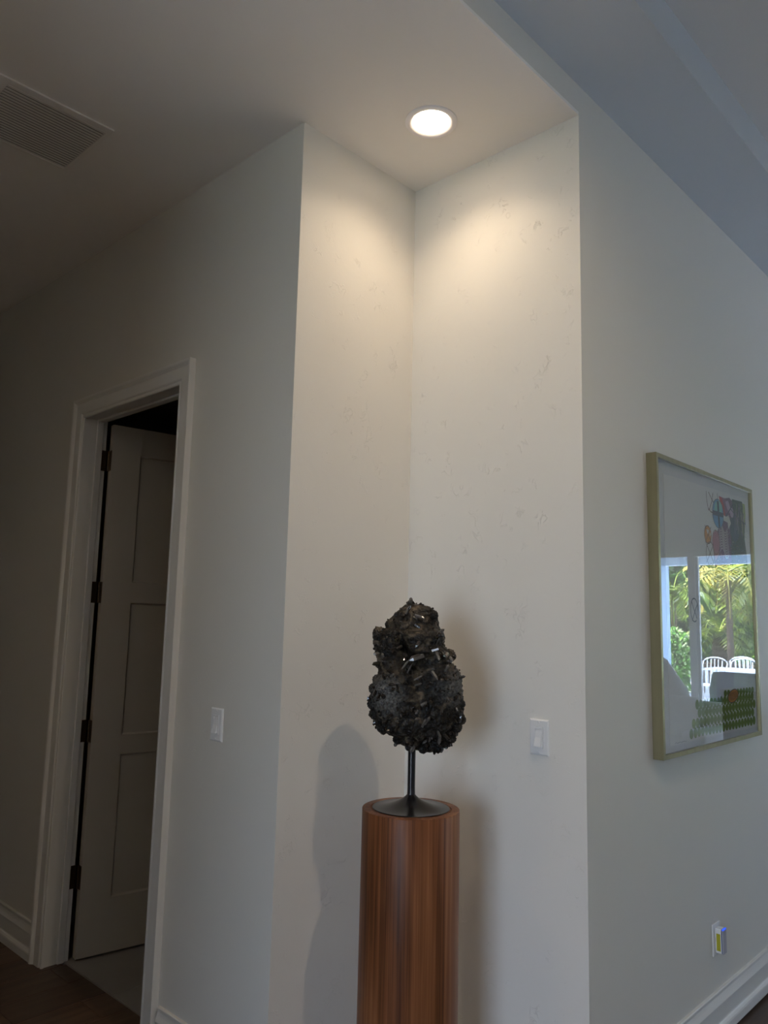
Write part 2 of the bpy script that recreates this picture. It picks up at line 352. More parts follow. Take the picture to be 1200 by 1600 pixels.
# leaf, swung about 81 degrees into the closet
PIV = V((1.793, 3.560, 0)); U = V((.989, -.150, 0)).normalized(); Nn = V((-U.y, U.x, 0))*-1     # Nn points to the near face
Nn = V((-.150, -.989, 0)).normalized()
TH, LW, LZ0, LZ1 = .036, .82, .012, 2.458
def LP(u, t, z): return PIV+U*u+Nn*t+V((0, 0, z))
def lbox(bm, u0, u1, t0, t1, z0, z1, bev=0):
    n0 = len(bm.verts); vs = box(bm, (u0, t0, z0), (u1, t1, z1), bev, 1)
    bm.verts.ensure_lookup_table()
    for v in list(bm.verts)[n0:] if not bev else []: v.co = LP(*v.co)
E0 = .004
bm = bmesh.new()
ST = .142
zs = [(LZ0, .250), (.888, .976), (1.597, 1.696), (2.322, LZ1)]
def raw(bm, u0, u1, t0, t1, z0, z1): box(bm, (u0, t0, z0), (u1, t1, z1))
raw(bm, E0, E0+ST, 0, TH, LZ0, LZ1); raw(bm, LW-ST, LW, 0, TH, LZ0, LZ1)
for a, b in zs: raw(bm, E0+ST, LW-ST, 0, TH, a, b)
for v in bm.verts: v.co = LP(*v.co)
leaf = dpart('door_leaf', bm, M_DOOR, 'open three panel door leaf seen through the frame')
for a, b in zip(zs, zs[1:]):
    bm = bmesh.new(); z0, z1 = a[1], b[0]; u0, u1 = E0+ST, LW-ST
    # recessed flat panel with a sloped sticking around it
    for s, t_f, t_p in ((1, TH, TH-.011), (0, 0, .011)):
        o4 = [(u0, z0), (u1, z0), (u1, z1), (u0, z1)]; i4 = [(u0+.007, z0+.007), (u1-.007, z0+.007), (u1-.007, z1-.007), (u0+.007, z1-.007)]
        vo = [bm.verts.new(LP(u, t_f-(.002 if s else -.002), z)) for u, z in o4]; vi = [bm.verts.new(LP(u, t_p, z)) for u, z in i4]
        for i in range(4): bm.faces.new((vo[i], vo[(i+1) % 4], vi[(i+1) % 4], vi[i]))
        bm.faces.new(vi)
    o = obj('panel', bm, M_DOOR); o.parent = leaf
for zc in (2.28, 1.642, 1.0, .356):
    bm = bmesh.new()
    
    cr_ = .012; hp = [(1.7855, zc-.05), (1.7855, zc+.05)]+[(1.744+cr_-cr_*math.sin(a), zc+.05-cr_+cr_*math.cos(a)) for a in (i*math.pi/10 for i in range(6))]+[(1.744+cr_-cr_*math.cos(a), zc-.05+cr_-cr_*math.sin(a)) for a in (i*math.pi/10 for i in range(6))]
    fa = [bm.verts.new((x_, DY1-.0025, z_)) for x_, z_ in hp]; fb = [bm.verts.new((x_, DY1+.0003, z_)) for x_, z_ in hp]
    bm.faces.new(fa); bm.faces.new(fb[::-1])
    for i in range(len(hp)): bm.faces.new((fa[i], fa[(i+1) % len(hp)], fb[(i+1) % len(hp)], fb[i]))
    h = dpart('hinge', bm, M_HINGE)
    bm = bmesh.new()
    n = 14
    for s in range(5):
        za, zb = zc-.05+s*.02, zc-.05+s*.02+.0192
        c = [[bm.verts.new((PIV.x+.0055*math.cos(2*math.pi*i/n), PIV.y-.004+.0055*math.sin(2*math.pi*i/n), z)) for i in range(n)] for z in (za, zb)]
        for i in range(n): bm.faces.new((c[0][i], c[0][(i+1) % n], c[1][(i+1) % n], c[1][i]))
        bm.faces.new(c[0][::-1]); bm.faces.new(c[1])
    k = obj('knuckle', bm, M_HINGE, h, smooth=False)
    bm = bmesh.new(); raw(bm, E0-.0025, E0+.0005, .001, .0355, zc-.05, zc+.05)
    for v in bm.verts: v.co = LP(*v.co)
    obj('hinge_leaf', bm, M_HINGE, h)
    bm = bmesh.new()
    for sz in (-.034, 0, .034):
        lx = 1.758 if sz else 1.754
        c = [bm.verts.new((lx+.0045*math.cos(i*math.pi/5), DY1-.0034, zc+sz+.0045*math.sin(i*math.pi/5))) for i in range(10)]; c2 = [bm.verts.new((v.co.x, DY1-.002, v.co.z)) for v in c]
        bm.faces.new(c)
        for i in range(10): bm.faces.new((c[i], c[(i+1) % 10], c2[(i+1) % 10], c2[i]))
    obj('screws', bm, M_DARK, h, kind='stuff')

# ------------------------------------------------------------------ light switches
def switch(name, label, x, y, z):
    t = thing(name, label, 'light switch', (x, y, z), 0, 'light switches on the walls')
    W, H = .0705, .1145
    bm = bmesh.new()   # plate lies in y,z; faces -x
    prof = [(0, 0), (.0025, .0), (.0065, .004)]
    o4 = lambda i, xx_: [bm.verts.new((xx_, s*(W/2-i), q*(H/2-i))) for s, q in ((-1, -1), (1, -1), (1, 1), (-1, 1))]
    A, B, C_ = o4(0, 0), o4(0, -.0030), o4(.0045, -.0062)
    for P, Q in ((A, B), (B, C_)):
        for i in range(4): bm.faces.new((P[i], P[(i+1) % 4], Q[(i+1) % 4], Q[i]))
    hw, hh = .0172, .0338
    D = [bm.verts.new((-.0062, s*hw, q*hh)) for s, q in ((-1, -1), (1, -1), (1, 1), (-1, 1))]
    E_ = [bm.verts.new((-.0030, s*hw, q*hh)) for s, q in ((-1, -1), (1, -1), (1, 1), (-1, 1))]
    for P, Q in ((C_, D), (D, E_)):
        for i in range(4): bm.faces.new((P[i], P[(i+1) % 4], Q[(i+1) % 4], Q[i]))
    bm.faces.new(E_); bm.faces.new(A[::-1])
    obj('wall_plate', bm, M_PLATE, t)
    bm = bmesh.new()   # bezel around the rocker
    for a, b in (((-.0085, -.0164, -.0330), (-.003, -.0124, .0330)), ((-.0085, .0124, -.0330), (-.003, .0164, .0330)), ((-.0085, -.0124, .0265), (-.003, .0124, .0330)), ((-.0085, -.0124, -.0330), (-.003, .0124, -.0285))):
        box(bm, a, b)
    obj('bezel', bm, M_PLATE, t)
    bm = bmesh.new()   # rocker: pressed in at the top, standing out at the bottom
    pts = [(-.003, .0262), (-.0072, .0262), (-.0105, .000), (-.0175, -.0280), (-.003, -.0280)]
    s0 = [bm.verts.new((a, -.0120, b)) for a, b in pts]; s1 = [bm.verts.new((a, .0120, b)) for a, b in pts]
    bm.faces.new(s0); bm.faces.new(s1[::-1])
    for i in range(5): bm.faces.new((s0[i], s1[i], s1[(i+1) % 5], s0[(i+1) % 5]))
    obj('rocker', bm, M_PLATE, t)
    for q in (.0485, -.0485):
        bm = bmesh.new()
        lathe(bm, [(0, 0), (.0033, 0), (.0033, .0008), (.0022, .0014), (.0004, .0014), (0, .0008)], 14)
        for v in bm.verts: v.co = V((-.0060-v.co.z, v.co.x, v.co.y+q))
        obj('screw', bm, M_PLATE, t)
    return t
switch('light_switch', 'white rocker light switch on the lamplit wall right of the rock', X2, 1.4298, 1.1726)
switch('light_switch', 'dim white rocker light switch on the hallway wall beside the door', X0, 2.3635, 1.1628)

# ------------------------------------------------------------------ plug-in device on the right wall
op = thing('wall_outlet', 'white outlet cover plate low on the grey wall above the baseboard', 'outlet', (3.273, Y2, .343))
bm = bmesh.new(); box(bm, (-.036, -.006, -.060), (.036, 0, .058), .003, 2); obj('cover_plate', bm, M_PLATE, op)
for q in (.022, -.022):
    bm = bmesh.new(); box(bm, (-.017, -.0075, q-.014), (.017, -.005, q+.014), .001, 1); obj('receptacle', bm, M_PLATE, op)
pd = thing('insect_trap', 'white plug-in insect trap with yellow side panel and blue light', 'insect trap', (3.271, Y2-.008, .342))
bm = bmesh.new()
DW, DD, DH = .0165, .022, .044
for a, b in (((-DW, -DD, -DH), (DW, -DD+.0035, DH)), ((-DW, -.003, -DH), (DW, 0, DH)), ((-DW, -DD+.0035, .026), (DW, -.003, DH)), ((-DW, -DD+.0035, -DH), (DW, -.003, -.037)), ((-.004, -DD+.0035, -.037), (.004, -.003, .026))):
    box(bm, a, b)
obj('housing', bm, M_PLATE, pd)
bx('front_cover', (-DW-.001, -DD-.008, -DH-.002), (DW+.001, -DD-.0015, DH+.001), mat('grey_plastic', (.38, .38, .43), .4), pd, .003)
bx('seam', (-DW-.0005, -DD-.0015, -DH), (DW+.0005, -DD, DH), mat('navy_gap', (.03, .07, .2), .5), pd)
for s in (-1, 1):
    x0_ = s*(DW-.003)
    bx('sticky_card', (min(x0_, x0_+s*.002), -DD+.0035, -.037), (max(x0_, x0_+s*.002), -.003, .026), mat('yellow_card', (.42, .40, .02), .4), pd)
bx('status_light', (-DW-.002, -DD-.009, DH-.002), (DW-.004, -DD-.004, DH+.0022), mat('blue_light', (.02, .05, .4), .3, emit=(.02, .09, 1), es=1.3), pd)

# ------------------------------------------------------------------ downlights
def downlight(label, x, y, z, m, power, cone=165, r=.093):
    t = thing('recessed_downlight', label, 'ceiling light', (x, y, z), 0)
    bm = bmesh.new()
    lathe(bm, [(r, 0), (r, -.003), (r-.004, -.006), (r-.016, -.0065), (r-.0235, -.0025), (r-.0250, .0)], 72)
    smooth_by_angle(obj('trim_ring', bm, mat('lamp_trim', (.92, .88, .88), .4), t))
    bm = bmesh.new(); lathe(bm, [(0, -.0045), (.045, -.0040), (r-.0250, -.002), (r-.0250, -.0005), (0, -.0005)], 64)
    obj('diffuser', bm, m, t, smooth=True)
    l = bpy.data.lights.new('lamp_beam', 'SPOT'); l.energy = power; l.color = (1, .79, .55); l.spot_size = math.radians(cone); l.spot_blend = 1; l.shadow_soft_size = .035
    o = bpy.data.objects.new('lamp_beam', l); COL.objects.link(o); o.parent = t; o.location = (0, 0, -.012)
    return t
downlight('round glowing recessed ceiling light above the dark rock', 1.970, 1.676, H1, M_DIFF, 21, 136)
downlight('glowing recessed light in the high ceiling over the room', 1.49, .235, HC, M_DIFF2, 78)
downlight('added unseen recessed light brightening the hallway from left of the view', -.05, 2.15, H1, M_DIFF2, 21)  # lamp added out of view to lift the dark hall

# ------------------------------------------------------------------ ceiling vent
vx0, vx1, vy0, vy1 = .825, 1.232, 2.588, 2.985
vt = thing('ceiling_vent', 'square louvred white air vent set in the hallway ceiling', 'vent', (0, 0, H1))
M_VENT = mat('vent_paint', (.86, .82, .76), .5)
bm = bmesh.new()
ml, mr_, mn, mf = .038, .016, .032, .016
box(bm, (vx0, vy0, -.006), (vx1, vy0+mn, 0)); box(bm, (vx0, vy1-mf, -.006), (vx1, vy1, 0))
box(bm, (vx0, vy0+mn, -.006), (vx0+ml, vy1-mf, 0)); box(bm, (vx1-mr_, vy0+mn, -.006), (vx1, vy1-mf, 0))
obj('frame', bm, M_VENT, vt)
bx('backing', (vx0+.02, vy0+.02, -.0008), (vx1-.01, vy1-.01, 0), mat('vent_dark', (.22, .20, .18), .9), vt)
NS = 21; pitch = (vy1-mf-vy0-mn)/NS; base = None
for i in range(NS):
    if base is None:
        bm = bmesh.new()
        a = [(-.0082, -.0058), (.0078, -.0028), (.0078, -.0036), (-.0080, -.0066)]
        s0 = [bm.verts.new((vx0+ml+.001, q, z)) for q, z in a]; s1 = [bm.verts.new((vx1-mr_-.002, q, z)) for q, z in a]
        bm.faces.new(s0); bm.faces.new(s1[::-1])
        for k in range(4): bm.faces.new((s0[k], s1[k], s1[(k+1) % 4], s0[(k+1) % 4]))
        base = obj('slat', bm, M_VENT, vt); o = base
    else:
        o = base.copy(); COL.objects.link(o); o.parent = vt
    o.location = (0, vy0+mn+pitch*(i+.5), 0)

# ------------------------------------------------------------------ pedestal
PX, PY, PZ, PR = 1.901, 1.654, .968, .1505
ped = tag(None or thing('pedestal', 'round walnut wood column pedestal standing in the niche corner', 'pedestal', (PX, PY, 0)), 'round walnut wood column pedestal standing in the niche corner', 'pedestal')
bm = bmesh.new()
lathe(bm, [(0, 0), (PR-.002, 0), (PR, .002)]+[(PR, z) for z in (.3, .6)]+[(PR, PZ-.0025), (PR-.0008, PZ-.0008), (PR-.0025, PZ), (.1262, PZ), (.1255, PZ-.0008), (.1255, PZ-.005), (0, PZ-.005)], 128)
smooth_by_angle(obj('column', bm, M_WOOD, ped), 30)
bm = bmesh.new(); lathe(bm, [(0, PZ-.005), (.1235, PZ-.005), (.1235, PZ-.0012), (.1228, PZ-.0006), (0, PZ-.0006)], 96)
smooth_by_angle(obj('top_inset', bm, M_WOOD, ped), 30)

# ------------------------------------------------------------------ rock on its stand
rk = thing('mineral_sculpture', 'dark smoky crystal rock mounted on black flared stand atop the wooden column', 'sculpture', (PX, PY, PZ))
bm = bmesh.new()
prof = [(0, .0), (.1195, 0), (.1198, .0012), (.1185, .0026)]
for i in range(1, 19):
    t = i/18; r = .1185*(1-t)+.0125*t
    prof.append((r, .0026+.034*(t**1.9)+.004*max(0, (t-.85)/.15)**2))
prof += [(.0122, .050), (.0120, .060)]
prof2 = prof+[(.0120, .30), (0, .30)]
lathe(bm, prof+[(0, .060)], 96)
smooth_by_angle(obj('stand_base', bm, M_BLACK, rk), 40)
bm = bmesh.new(); lathe(bm, [(0, .058), (.0119, .058), (.0119, .24), (0, .24)], 32)
smooth_by_angle(obj('stand_rod', bm, M_BLACK, rk), 40)
# silhouette half widths: rows of (v, left, right) measured in units of K metres from the rock's top
K = .0003275
SIL = [(105, 495, 530), (122, 490, 548), (145, 482, 575), (163, 440, 690), (200, 400, 740), (240, 350, 770), (280, 328, 775), (320, 278, 788), (360, 285, 800), (392, 262, 815), (405, 190, 822), (430, 160, 835), (480, 155, 850), (520, 155, 838), (560, 158, 850), (600, 163, 905), (640, 172, 930), (680, 182, 920), (705, 185, 905), (735, 190, 940), (780, 190, 975), (820, 185, 995), (860, 152, 1005), (900, 128, 1010), (960, 114, 1015), (1000, 126, 1005), (1040, 112, 1005), (1100, 110, 1020), (1160, 120, 1020), (1210, 126, 1028), (1250, 136, 1022), (1300, 152, 990), (1330, 175, 945), (1360, 225, 940), (1385, 290, 938), (1420, 335, 932), (1450, 350, 915), (1475, 400, 880), (1500, 455, 830), (1520, 520, 800), (1535, 590, 770)]
LAT = V((.665, -.747, 0)).normalized(); DEP = V((.747, .665, 0)).normalized()   # across and away from the viewer's side
def sil(v):
    for (a, l0, r0), (b, l1, r1) in zip(SIL, SIL[1:]):
        if a <= v <= b:
            t = (v-a)/(b-a); return l0+(l1-l0)*t, r0+(r1-r0)*t
    return SIL[-1][1:] if v > b else SIL[0][1:]
ZT = .640    # top of the rock above the stand's foot
def axis(v): return 517+(1530-v)*.024
def rock_pt(v, ang):
    l, r = sil(v); ax = axis(v); l = (l-ax)*K; r = (r-ax)*K
    c = (l+r)/2; hw = (r-l)/2
    full = min(1, max(.0, (v-105)/300)); dp = min(hw*.85, .098)
    ca, sa = math.cos(ang), math.sin(ang)
    ca_ = math.copysign(abs(ca)**.85, ca); sa_ = math.copysign(abs(sa)**.85, sa)
    return LAT*(c+hw*ca_)+DEP*(dp*sa_+.012*math.sin(v*.006)), ZT-(v-105)*K
NV, NA = 230, 300
bm = bmesh.new(); rings = []
def disp(p, side, v, u):
    d = 0
    q = p*32; vd, _ = noise.voronoi(q); d += (vd[1]-vd[0])*.0075-.0035          # botryoidal lumps
    q = p*80; vd, _ = noise.voronoi(q+V((3, 1, 7))); d += (vd[1]-vd[0])*.0042-.0016
    q = p*190; vd, _ = noise.voronoi(q+V((9, 4, 2))); d += (vd[1]-vd[0])*.0018
    d += noise.noise(p*16)*.007
    # overhang under the crown and the dark hollow in the middle
    fr = max(0, side)   # towards the viewer
    g = lambda cv, cu, sv, su: math.exp(-((v-cv)/sv)**2-((u-cu)/su)**2)
    d -= fr*.058*g(700, 470, 80, 190); d -= fr*.030*g(880, 610, 150, 110); d -= fr*.040*g(1440, 700, 60, 170); d -= fr*.035*g(560, 410, 90, 55)
    d += fr*.022*g(450, 620, 90, 170); d += fr*.018*g(1010, 240, 150, 110); d += fr*.016*g(1240, 450, 90, 150); d += fr*.012*g(900, 900, 140, 90)
    d += fr*.014*g(600, 690, 40, 120)
    return d
for i in range(NV):
    v = 105+(1535-105)*i/(NV-1); ring = []
    for j in range(NA):
        a = 2*math.pi*j/NA
        h, z = rock_pt(v, a); p = V((h.x, h.y, z))
        l, r = sil(v); cc = LAT*(((l+r)/2-axis(v))*K); out = (h-cc); out = out.normalized() if out.length > 1e-5 else LAT
        u = axis(v)+h.dot(LAT)/K
        edge = min(1, (v-105)/60+.25)*min(1, (1540-v)/60+.25)
        p2 = p+out*disp(p, -math.sin(a), v, u)*edge+V((0, 0, noise.noise(p*60+V((5, 5, 5)))*.004))
        ring.append(bm.verts.new(p2))
    rings.append(ring)
for A, B in zip(rings, rings[1:]):
    for j in range(NA): bm.faces.new((A[j], A[(j+1) % NA], B[(j+1) % NA], B[j]))
tv = bm.verts.new(sum((x.co for x in rings[0]), V())/NA+V((0, 0, .002))); bv = bm.verts.new(sum((x.co for x in rings[-1]), V())/NA)
for j in range(NA): bm.faces.new((tv, rings[0][(j+1) % NA], rings[0][j])); bm.faces.new((bv, rings[-1][j], rings[-1][(j+1) % NA]))
surf = [(v.co.copy(), i) for i, ring in enumerate(rings) for v in ring[::3]]
grid = [[x.co.copy() for x in ring] for ring in rings]
def rock_mat():
    m = mat('smoky_rock', (.05, .045, .04), .4, spec=.22); N, L, b = nodes(m)
    t = N.new('ShaderNodeTexCoord')
    def n_(s, d=6, dis=0):
        n = N.new('ShaderNodeTexNoise'); n.inputs['Scale'].default_value = s; n.inputs['Detail'].default_value = d; n.inputs['Distortion'].default_value = dis
        L.new(t.outputs['Object'], n.inputs['Vector']); return n
    big, fine = n_(26, 8, .8), n_(150, 6)
    r = N.new('ShaderNodeValToRGB'); e = r.color_ramp.elements
    e[0].position = .36; e[0].color = (.004, .0035, .003, 1); e[1].position = .70; e[1].color = (.12, .092, .062, 1)
    x = e.new(.52); x.color = (.018, .0145, .011, 1)
    L.new(big.outputs[0], r.inputs[0])
    # two pale grey crusted patches of the stone itself
    acc = None
    for c, rad, s in ((LAT*-.085+DEP*-.08+V((0, 0, .345)), .075, 1.0), (LAT*.115+DEP*-.06+V((0, 0, .375)), .070, .8), (LAT*.06+DEP*-.09+V((0, 0, .21)), .04, .4)):
        vm = N.new('ShaderNodeVectorMath'); vm.operation = 'DISTANCE'; vm.inputs[1].default_value = c; L.new(t.outputs['Object'], vm.inputs[0])
        mr = N.new('ShaderNodeMapRange'); mr.inputs[1].default_value = rad*.25; mr.inputs[2].default_value = rad; mr.inputs[3].default_value = s; mr.inputs[4].default_value = 0
        L.new(vm.outputs['Value'], mr.inputs[0])
        if acc: ad = N.new('ShaderNodeMath'); ad.operation = 'MAXIMUM'; L.new(acc, ad.inputs[0]); L.new(mr.outputs[0], ad.inputs[1]); acc = ad.outputs[0]
        else: acc = mr.outputs[0]
    fr = N.new('ShaderNodeMapRange'); fr.inputs[1].default_value = .30; fr.inputs[2].default_value = .75; L.new(fine.outputs[0], fr.inputs[0])
    mu = N.new('ShaderNodeMath'); mu.operation = 'MULTIPLY'; L.new(acc, mu.inputs[0]); L.new(fr.outputs[0], mu.inputs[1])
    mx = N.new('ShaderNodeMix'); mx.data_type = 'RGBA'; mx.inputs['B'].default_value = (.25, .24, .225, 1)
    L.new(mu.outputs[0], mx.inputs['Factor']); L.new(r.outputs[0], mx.inputs['A']); L.new(mx.outputs['Result'], b.inputs['Base Color'])
    bp = N.new('ShaderNodeBump'); bp.inputs['Strength'].default_value = .9; bp.inputs['Distance'].default_value = .003
    L.new(fine.outputs[0], bp.inputs['Height']); L.new(bp.outputs[0], b.inputs['Normal'])
    return m
M_ROCK = rock_mat()
M_CRYS = noisy(mat('smoky_crystal', (.03, .03, .03), .10, spec=.6), (.005, .0045, .0045), (.05, .04, .032), 30)
M_CRYS2 = noisy(mat('pale_crystal', (.1, .1, .1), .18, spec=.7), (.05, .045, .04), (.20, .18, .16), 30)
rock = obj('rock', bm, M_ROCK, rk)
rr = random.Random(11)
def crystal(bm, p, d, r, ln, tw):
    d = d.normalized(); a = d.orthogonal().normalized(); a = (a*math.cos(tw)+d.cross(a)*math.sin(tw)); b = d.cross(a)
    lo, mi = [], []
    for k in range(6):
        q = a*math.cos(k*math.pi/3)*r*(1+.15*math.sin(tw*3+k))+b*math.sin(k*math.pi/3)*r*.85
        lo.append(bm.verts.new(p-d*.004+q)); mi.append(bm.verts.new(p+d*ln*.72+q*.95))
    tp = bm.verts.new(p+d*ln+a*r*.2)
    for k in range(6): bm.faces.new((lo[k], lo[(k+1) % 6], mi[(k+1) % 6], mi[k])); bm.faces.new((mi[k], mi[(k+1) % 6], tp))
    bm.faces.new(lo[::-1])
cr1, cr2 = bmesh.new(), bmesh.new()
for n_ in range(1000):
    i = rr.randrange(4, NV-4); j = rr.randrange(NA); p = grid[i][j]
    nrm = (grid[i][(j+2) % NA]-grid[i][j-2]).cross(grid[i+2][j]-grid[i-2][j])
    if nrm.length < 1e-9: continue
    nrm.normalize(); c = V((0, 0, p.z))
    if nrm.dot(V((p.x, p.y, 0))) < 0: nrm = -nrm
    if p.z > .50 and rr.random() < .6: continue
    d = (nrm+V((rr.gauss(0, .55), rr.gauss(0, .55), rr.gauss(0, .55)))).normalized()
    if d.dot(nrm) < .15: continue
    s = rr.choice((.5, .6, .8, 1, 1.3, 1.8, 2.2))
    front = nrm.dot(DEP) < -.4
    if not front and nrm.z < .5 and rr.random() < .75: continue
    edge_limit = .8 if front else .32
    crystal(cr2 if rr.random() < .22 else cr1, p, d, .0030*s*(1 if front else .8), .0135*s*edge_limit, rr.random()*6)
# lumps: ball crusts along the rims
for (v, u, rad, dp) in ((430, 200, 58, -.3), (470, 205, 60, -.3), (520, 200, 55, -.3), (440, 325, 55, -.55), (500, 320, 60, -.55), (450, 490, 62, -.95), (620, 880, 55, -.2), (640, 900, 45, -.2), (960, 160, 55, -.3), (1100, 150, 60, -.3), (1190, 165, 55, -.3), (1310, 235, 55, -.3), (1340, 245, 40, -.3), (1300, 330, 60, -.6), (1370, 590, 48, -.9), (1390, 490, 55, -.9), (1230, 990, 42, -.2), (1080, 985, 45, -.2), (1400, 890, 45, -.3), (1420, 385, 50, -.5), (1490, 490, 40, -.5), (1500, 620, 45, -.3), (1500, 760, 40, -.3), (870, 190, 48, -.3), (250, 735, 45, -.3), (350, 300, 40, -.4), (130, 510, 26, 0), (1020, 960, 50, -.3), (1290, 940, 55, -.3)):
    l, r = sil(v); hw = (r-l)/2*K; lat = (u-axis(v))*K
    ll = (u-(l+r)/2)*K/hw; ll = max(-.98, min(.98, ll)); depth = min(hw*.85, .098)*math.sqrt(1-ll*ll)
    c = LAT*lat-DEP*depth*(.75 if dp else 0)+V((0, 0, ZT-(v-105)*K)); R = rad*K
    m2 = bmesh.new(); bmesh.ops.create_icosphere(m2, subdivisions=4, radius=1)
    vm = {}
    for x in m2.verts:
        d = x.co.normalized(); vd, _ = noise.voronoi(d*2.6+c*40); vd2, _ = noise.voronoi(d*6+c*40)
        k = R*(.88+.26*(vd[1]-vd[0])+.12*(vd2[1]-vd2[0])); vm[x.index] = c+d*k
    bmr = bmesh.new(); bmr.from_mesh(rock.data); base_n = len(bmr.verts)
    nv = [bmr.verts.new(vm[x.index]) for x in m2.verts]
    for f in m2.faces: bmr.faces.new([nv[x.index] for x in f.verts])
    bmr.to_mesh(rock.data); bmr.free(); m2.free()
# a few long blades in the hollow and one big pale one
for (v, u, du, dv, ln, r) in ((760, 440, 60, -80, .035, .0035), (780, 480, 45, -90, .03, .003), (900, 560, 60, -20, .022, .004), (850, 560, 70, -40, .028, .0035), (1250, 640, 40, -60, .028, .0055), (1270, 610, 30, -80, .026, .005), (790, 715, 35, 50, .030, .0075), (640, 620, -90, 30, .045, .011), (600, 750, 20, 60, .03, .008), (1130, 570, -50, 60, .02, .005), (230, 470, 30, -60, .03, .006), (260, 560, 70, 20, .03, .005), (140, 512, 5, -60, .02, .007)):
    i = min(NV-3, max(2, int((v-105)/1430*(NV-1)))); best = min((p for p in grid[i][::2] if p.dot(DEP) < 0.01), key=lambda p: abs(axis(v)+V((p.x, p.y, 0)).dot(LAT)/K-u))
    d = LAT*du*.01-V((0, 0, 1))*dv*.01-DEP*.35
    crystal(cr2, best-DEP*.004, d, r, ln, rr.random())
obj('crystals', cr1, M_CRYS, rock, kind='stuff', label='dark glossy crystal points')
obj('crystals', cr2, M_CRYS2, rock, kind='stuff', label='paler grey crystal points')

# ------------------------------------------------------------------ framed picture
FX, FZ, FWD, FH, FD = 2.757, 1.0733, 1.0325, 1.1127, .040
pic = thing('framed_picture', 'large abstract print of ovals in slim gold metal frame behind glass', 'picture', (FX, Y2, FZ))
RM = .017
def frame_side(name, a, b, ia, ib):
    """mitred bar between outer corners a,b with inner corners ia,ib in the picture plane"""
    bm = bmesh.new(); r = []
    for (p, q) in ((a, ia), (b, ib)):
        pv, qv = V((p[0], 0, p[1])), V((q[0], 0, q[1]))
        r.append([bm.verts.new(pv+V((0, 0, 0))), bm.verts.new(pv+V((0, -FD+.001, 0))), bm.verts.new(pv.lerp(qv, .06)+V((0, -FD, 0))), bm.verts.new(pv.lerp(qv, .94)+V((0, -FD, 0))), bm.verts.new(qv+V((0, -FD+.001, 0))), bm.verts.new(qv)])
    for i in range(6): bm.faces.new((r[0][i], r[0][(i+1) % 6], r[1][(i+1) % 6], r[1][i]))
    bm.faces.new(r[0]); bm.faces.new(r[1][::-1])
    return obj(name, bm, M_GOLD, pic)
oc = [(0, 0), (FWD, 0), (FWD, FH), (0, FH)]; ic = [(RM, RM), (FWD-RM, RM), (FWD-RM, FH-RM), (RM, FH-RM)]
for i in range(4): frame_side('frame_bar', oc[i], oc[(i+1) % 4], ic[i], ic[(i+1) % 4])
bx('mount_board', (RM, -.026, RM), (FWD-RM, -.004, FH-RM), M_MOUNT, pic)
SQ = .99356
def cv(u, w_): return (FX+u)*SQ-FX, EYE+(FZ+w_-EYE)*SQ-FZ
bm = bmesh.new()   # sheet with deckled edges
u0, w0 = cv(.103, .039); u1, w1 = cv(1.030, 1.068); pts = []
dr = random.Random(5)
for a, b in (((u0, w0), (u1, w0-.004)), ((u1, w0-.004), (u1, w1)), ((u1, w1), (u0, w1-.020)), ((u0, w1-.020), (u0, w0))):
    for k in range(24):
        t = k/24; pts.append((a[0]+(b[0]-a[0])*t+dr.gauss(0, .0007), a[1]+(b[1]-a[1])*t+dr.gauss(0, .0007)))
f0 = [bm.verts.new((u, -.0278, w_)) for u, w_ in pts]; f1 = [bm.verts.new((u, -.0262, w_)) for u, w_ in pts]
bm.faces.new(f0); bm.faces.new(f1[::-1])
for i in range(len(pts)): bm.faces.new((f0[i], f1[i], f1[(i+1) % len(pts)], f0[(i+1) % len(pts)]))
sheet = obj('paper_sheet', bm, M_PAPER, pic)
INK = {}
def ink(name, rgb): INK[name] = (len(INK), mat('ink_'+name, lin(rgb), .8, spec=.2))
for n_, c in dict(olive=(104, 128, 48), brown=(92, 70, 62), navy=(22, 38, 78), sky=(98, 148, 190), teal=(130, 190, 185), orange=(196, 132, 52), pink=(168, 116, 122), red=(178, 48, 62), slate=(48, 70, 92), plum=(96, 62, 98), purple=(126, 84, 112), mauve=(176, 150, 178), darkgreen=(44, 64, 62), lime=(160, 176, 96), cream=(206, 202, 196), blue=(52, 84, 140)).items(): ink(n_, c)
art = bmesh.new(); layer = [0]
def poly(pts, c, lift=True):
    if lift: layer[0] += 1
    y = -.02785-.000004*layer[0]
    f = art.faces.new([art.verts.new((*cv(u, w_)[:1], y, cv(u, w_)[1])) for u, w_ in pts]); f.material_index = INK[c][0]
def oval(u, w_, ru, rw, c, tilt=0, n=22):
    poly([(u+ru*math.cos(t)*math.cos(tilt)-rw*math.sin(t)*math.sin(tilt), w_+ru*math.cos(t)*math.sin(tilt)+rw*math.sin(t)*math.cos(tilt)) for t in (2*math.pi*i/n for i in range(n))], c)
def stroke(pts, c, wd=.0035):
    layer[0] += 1
    for a, b in zip(pts, pts[1:]):
        d = V((b[0]-a[0], b[1]-a[1])); L_ = d.length or 1; n = V((-d.y, d.x))/L_*wd/2; e = d/L_*wd*.3
        poly([(a[0]-e.x+n.x, a[1]-e.y+n.y), (b[0]+e.x+n.x, b[1]+e.y+n.y), (b[0]+e.x-n.x, b[1]+e.y-n.y), (a[0]-e.x-n.x, a[1]-e.y-n.y)], c, False)
def ring_(u, w_, ru, rw, c, wd=.003, t0=0, t1=2*math.pi, tilt=0):
    stroke([(u+ru*math.cos(t)*math.cos(tilt)-rw*math.sin(t)*math.sin(tilt), w_+ru*math.cos(t)*math.sin(tilt)+rw*math.sin(t)*math.cos(tilt)) for t in (t0+(t1-t0)*i/22 for i in range(23))], c, wd)
ar = random.Random(9)
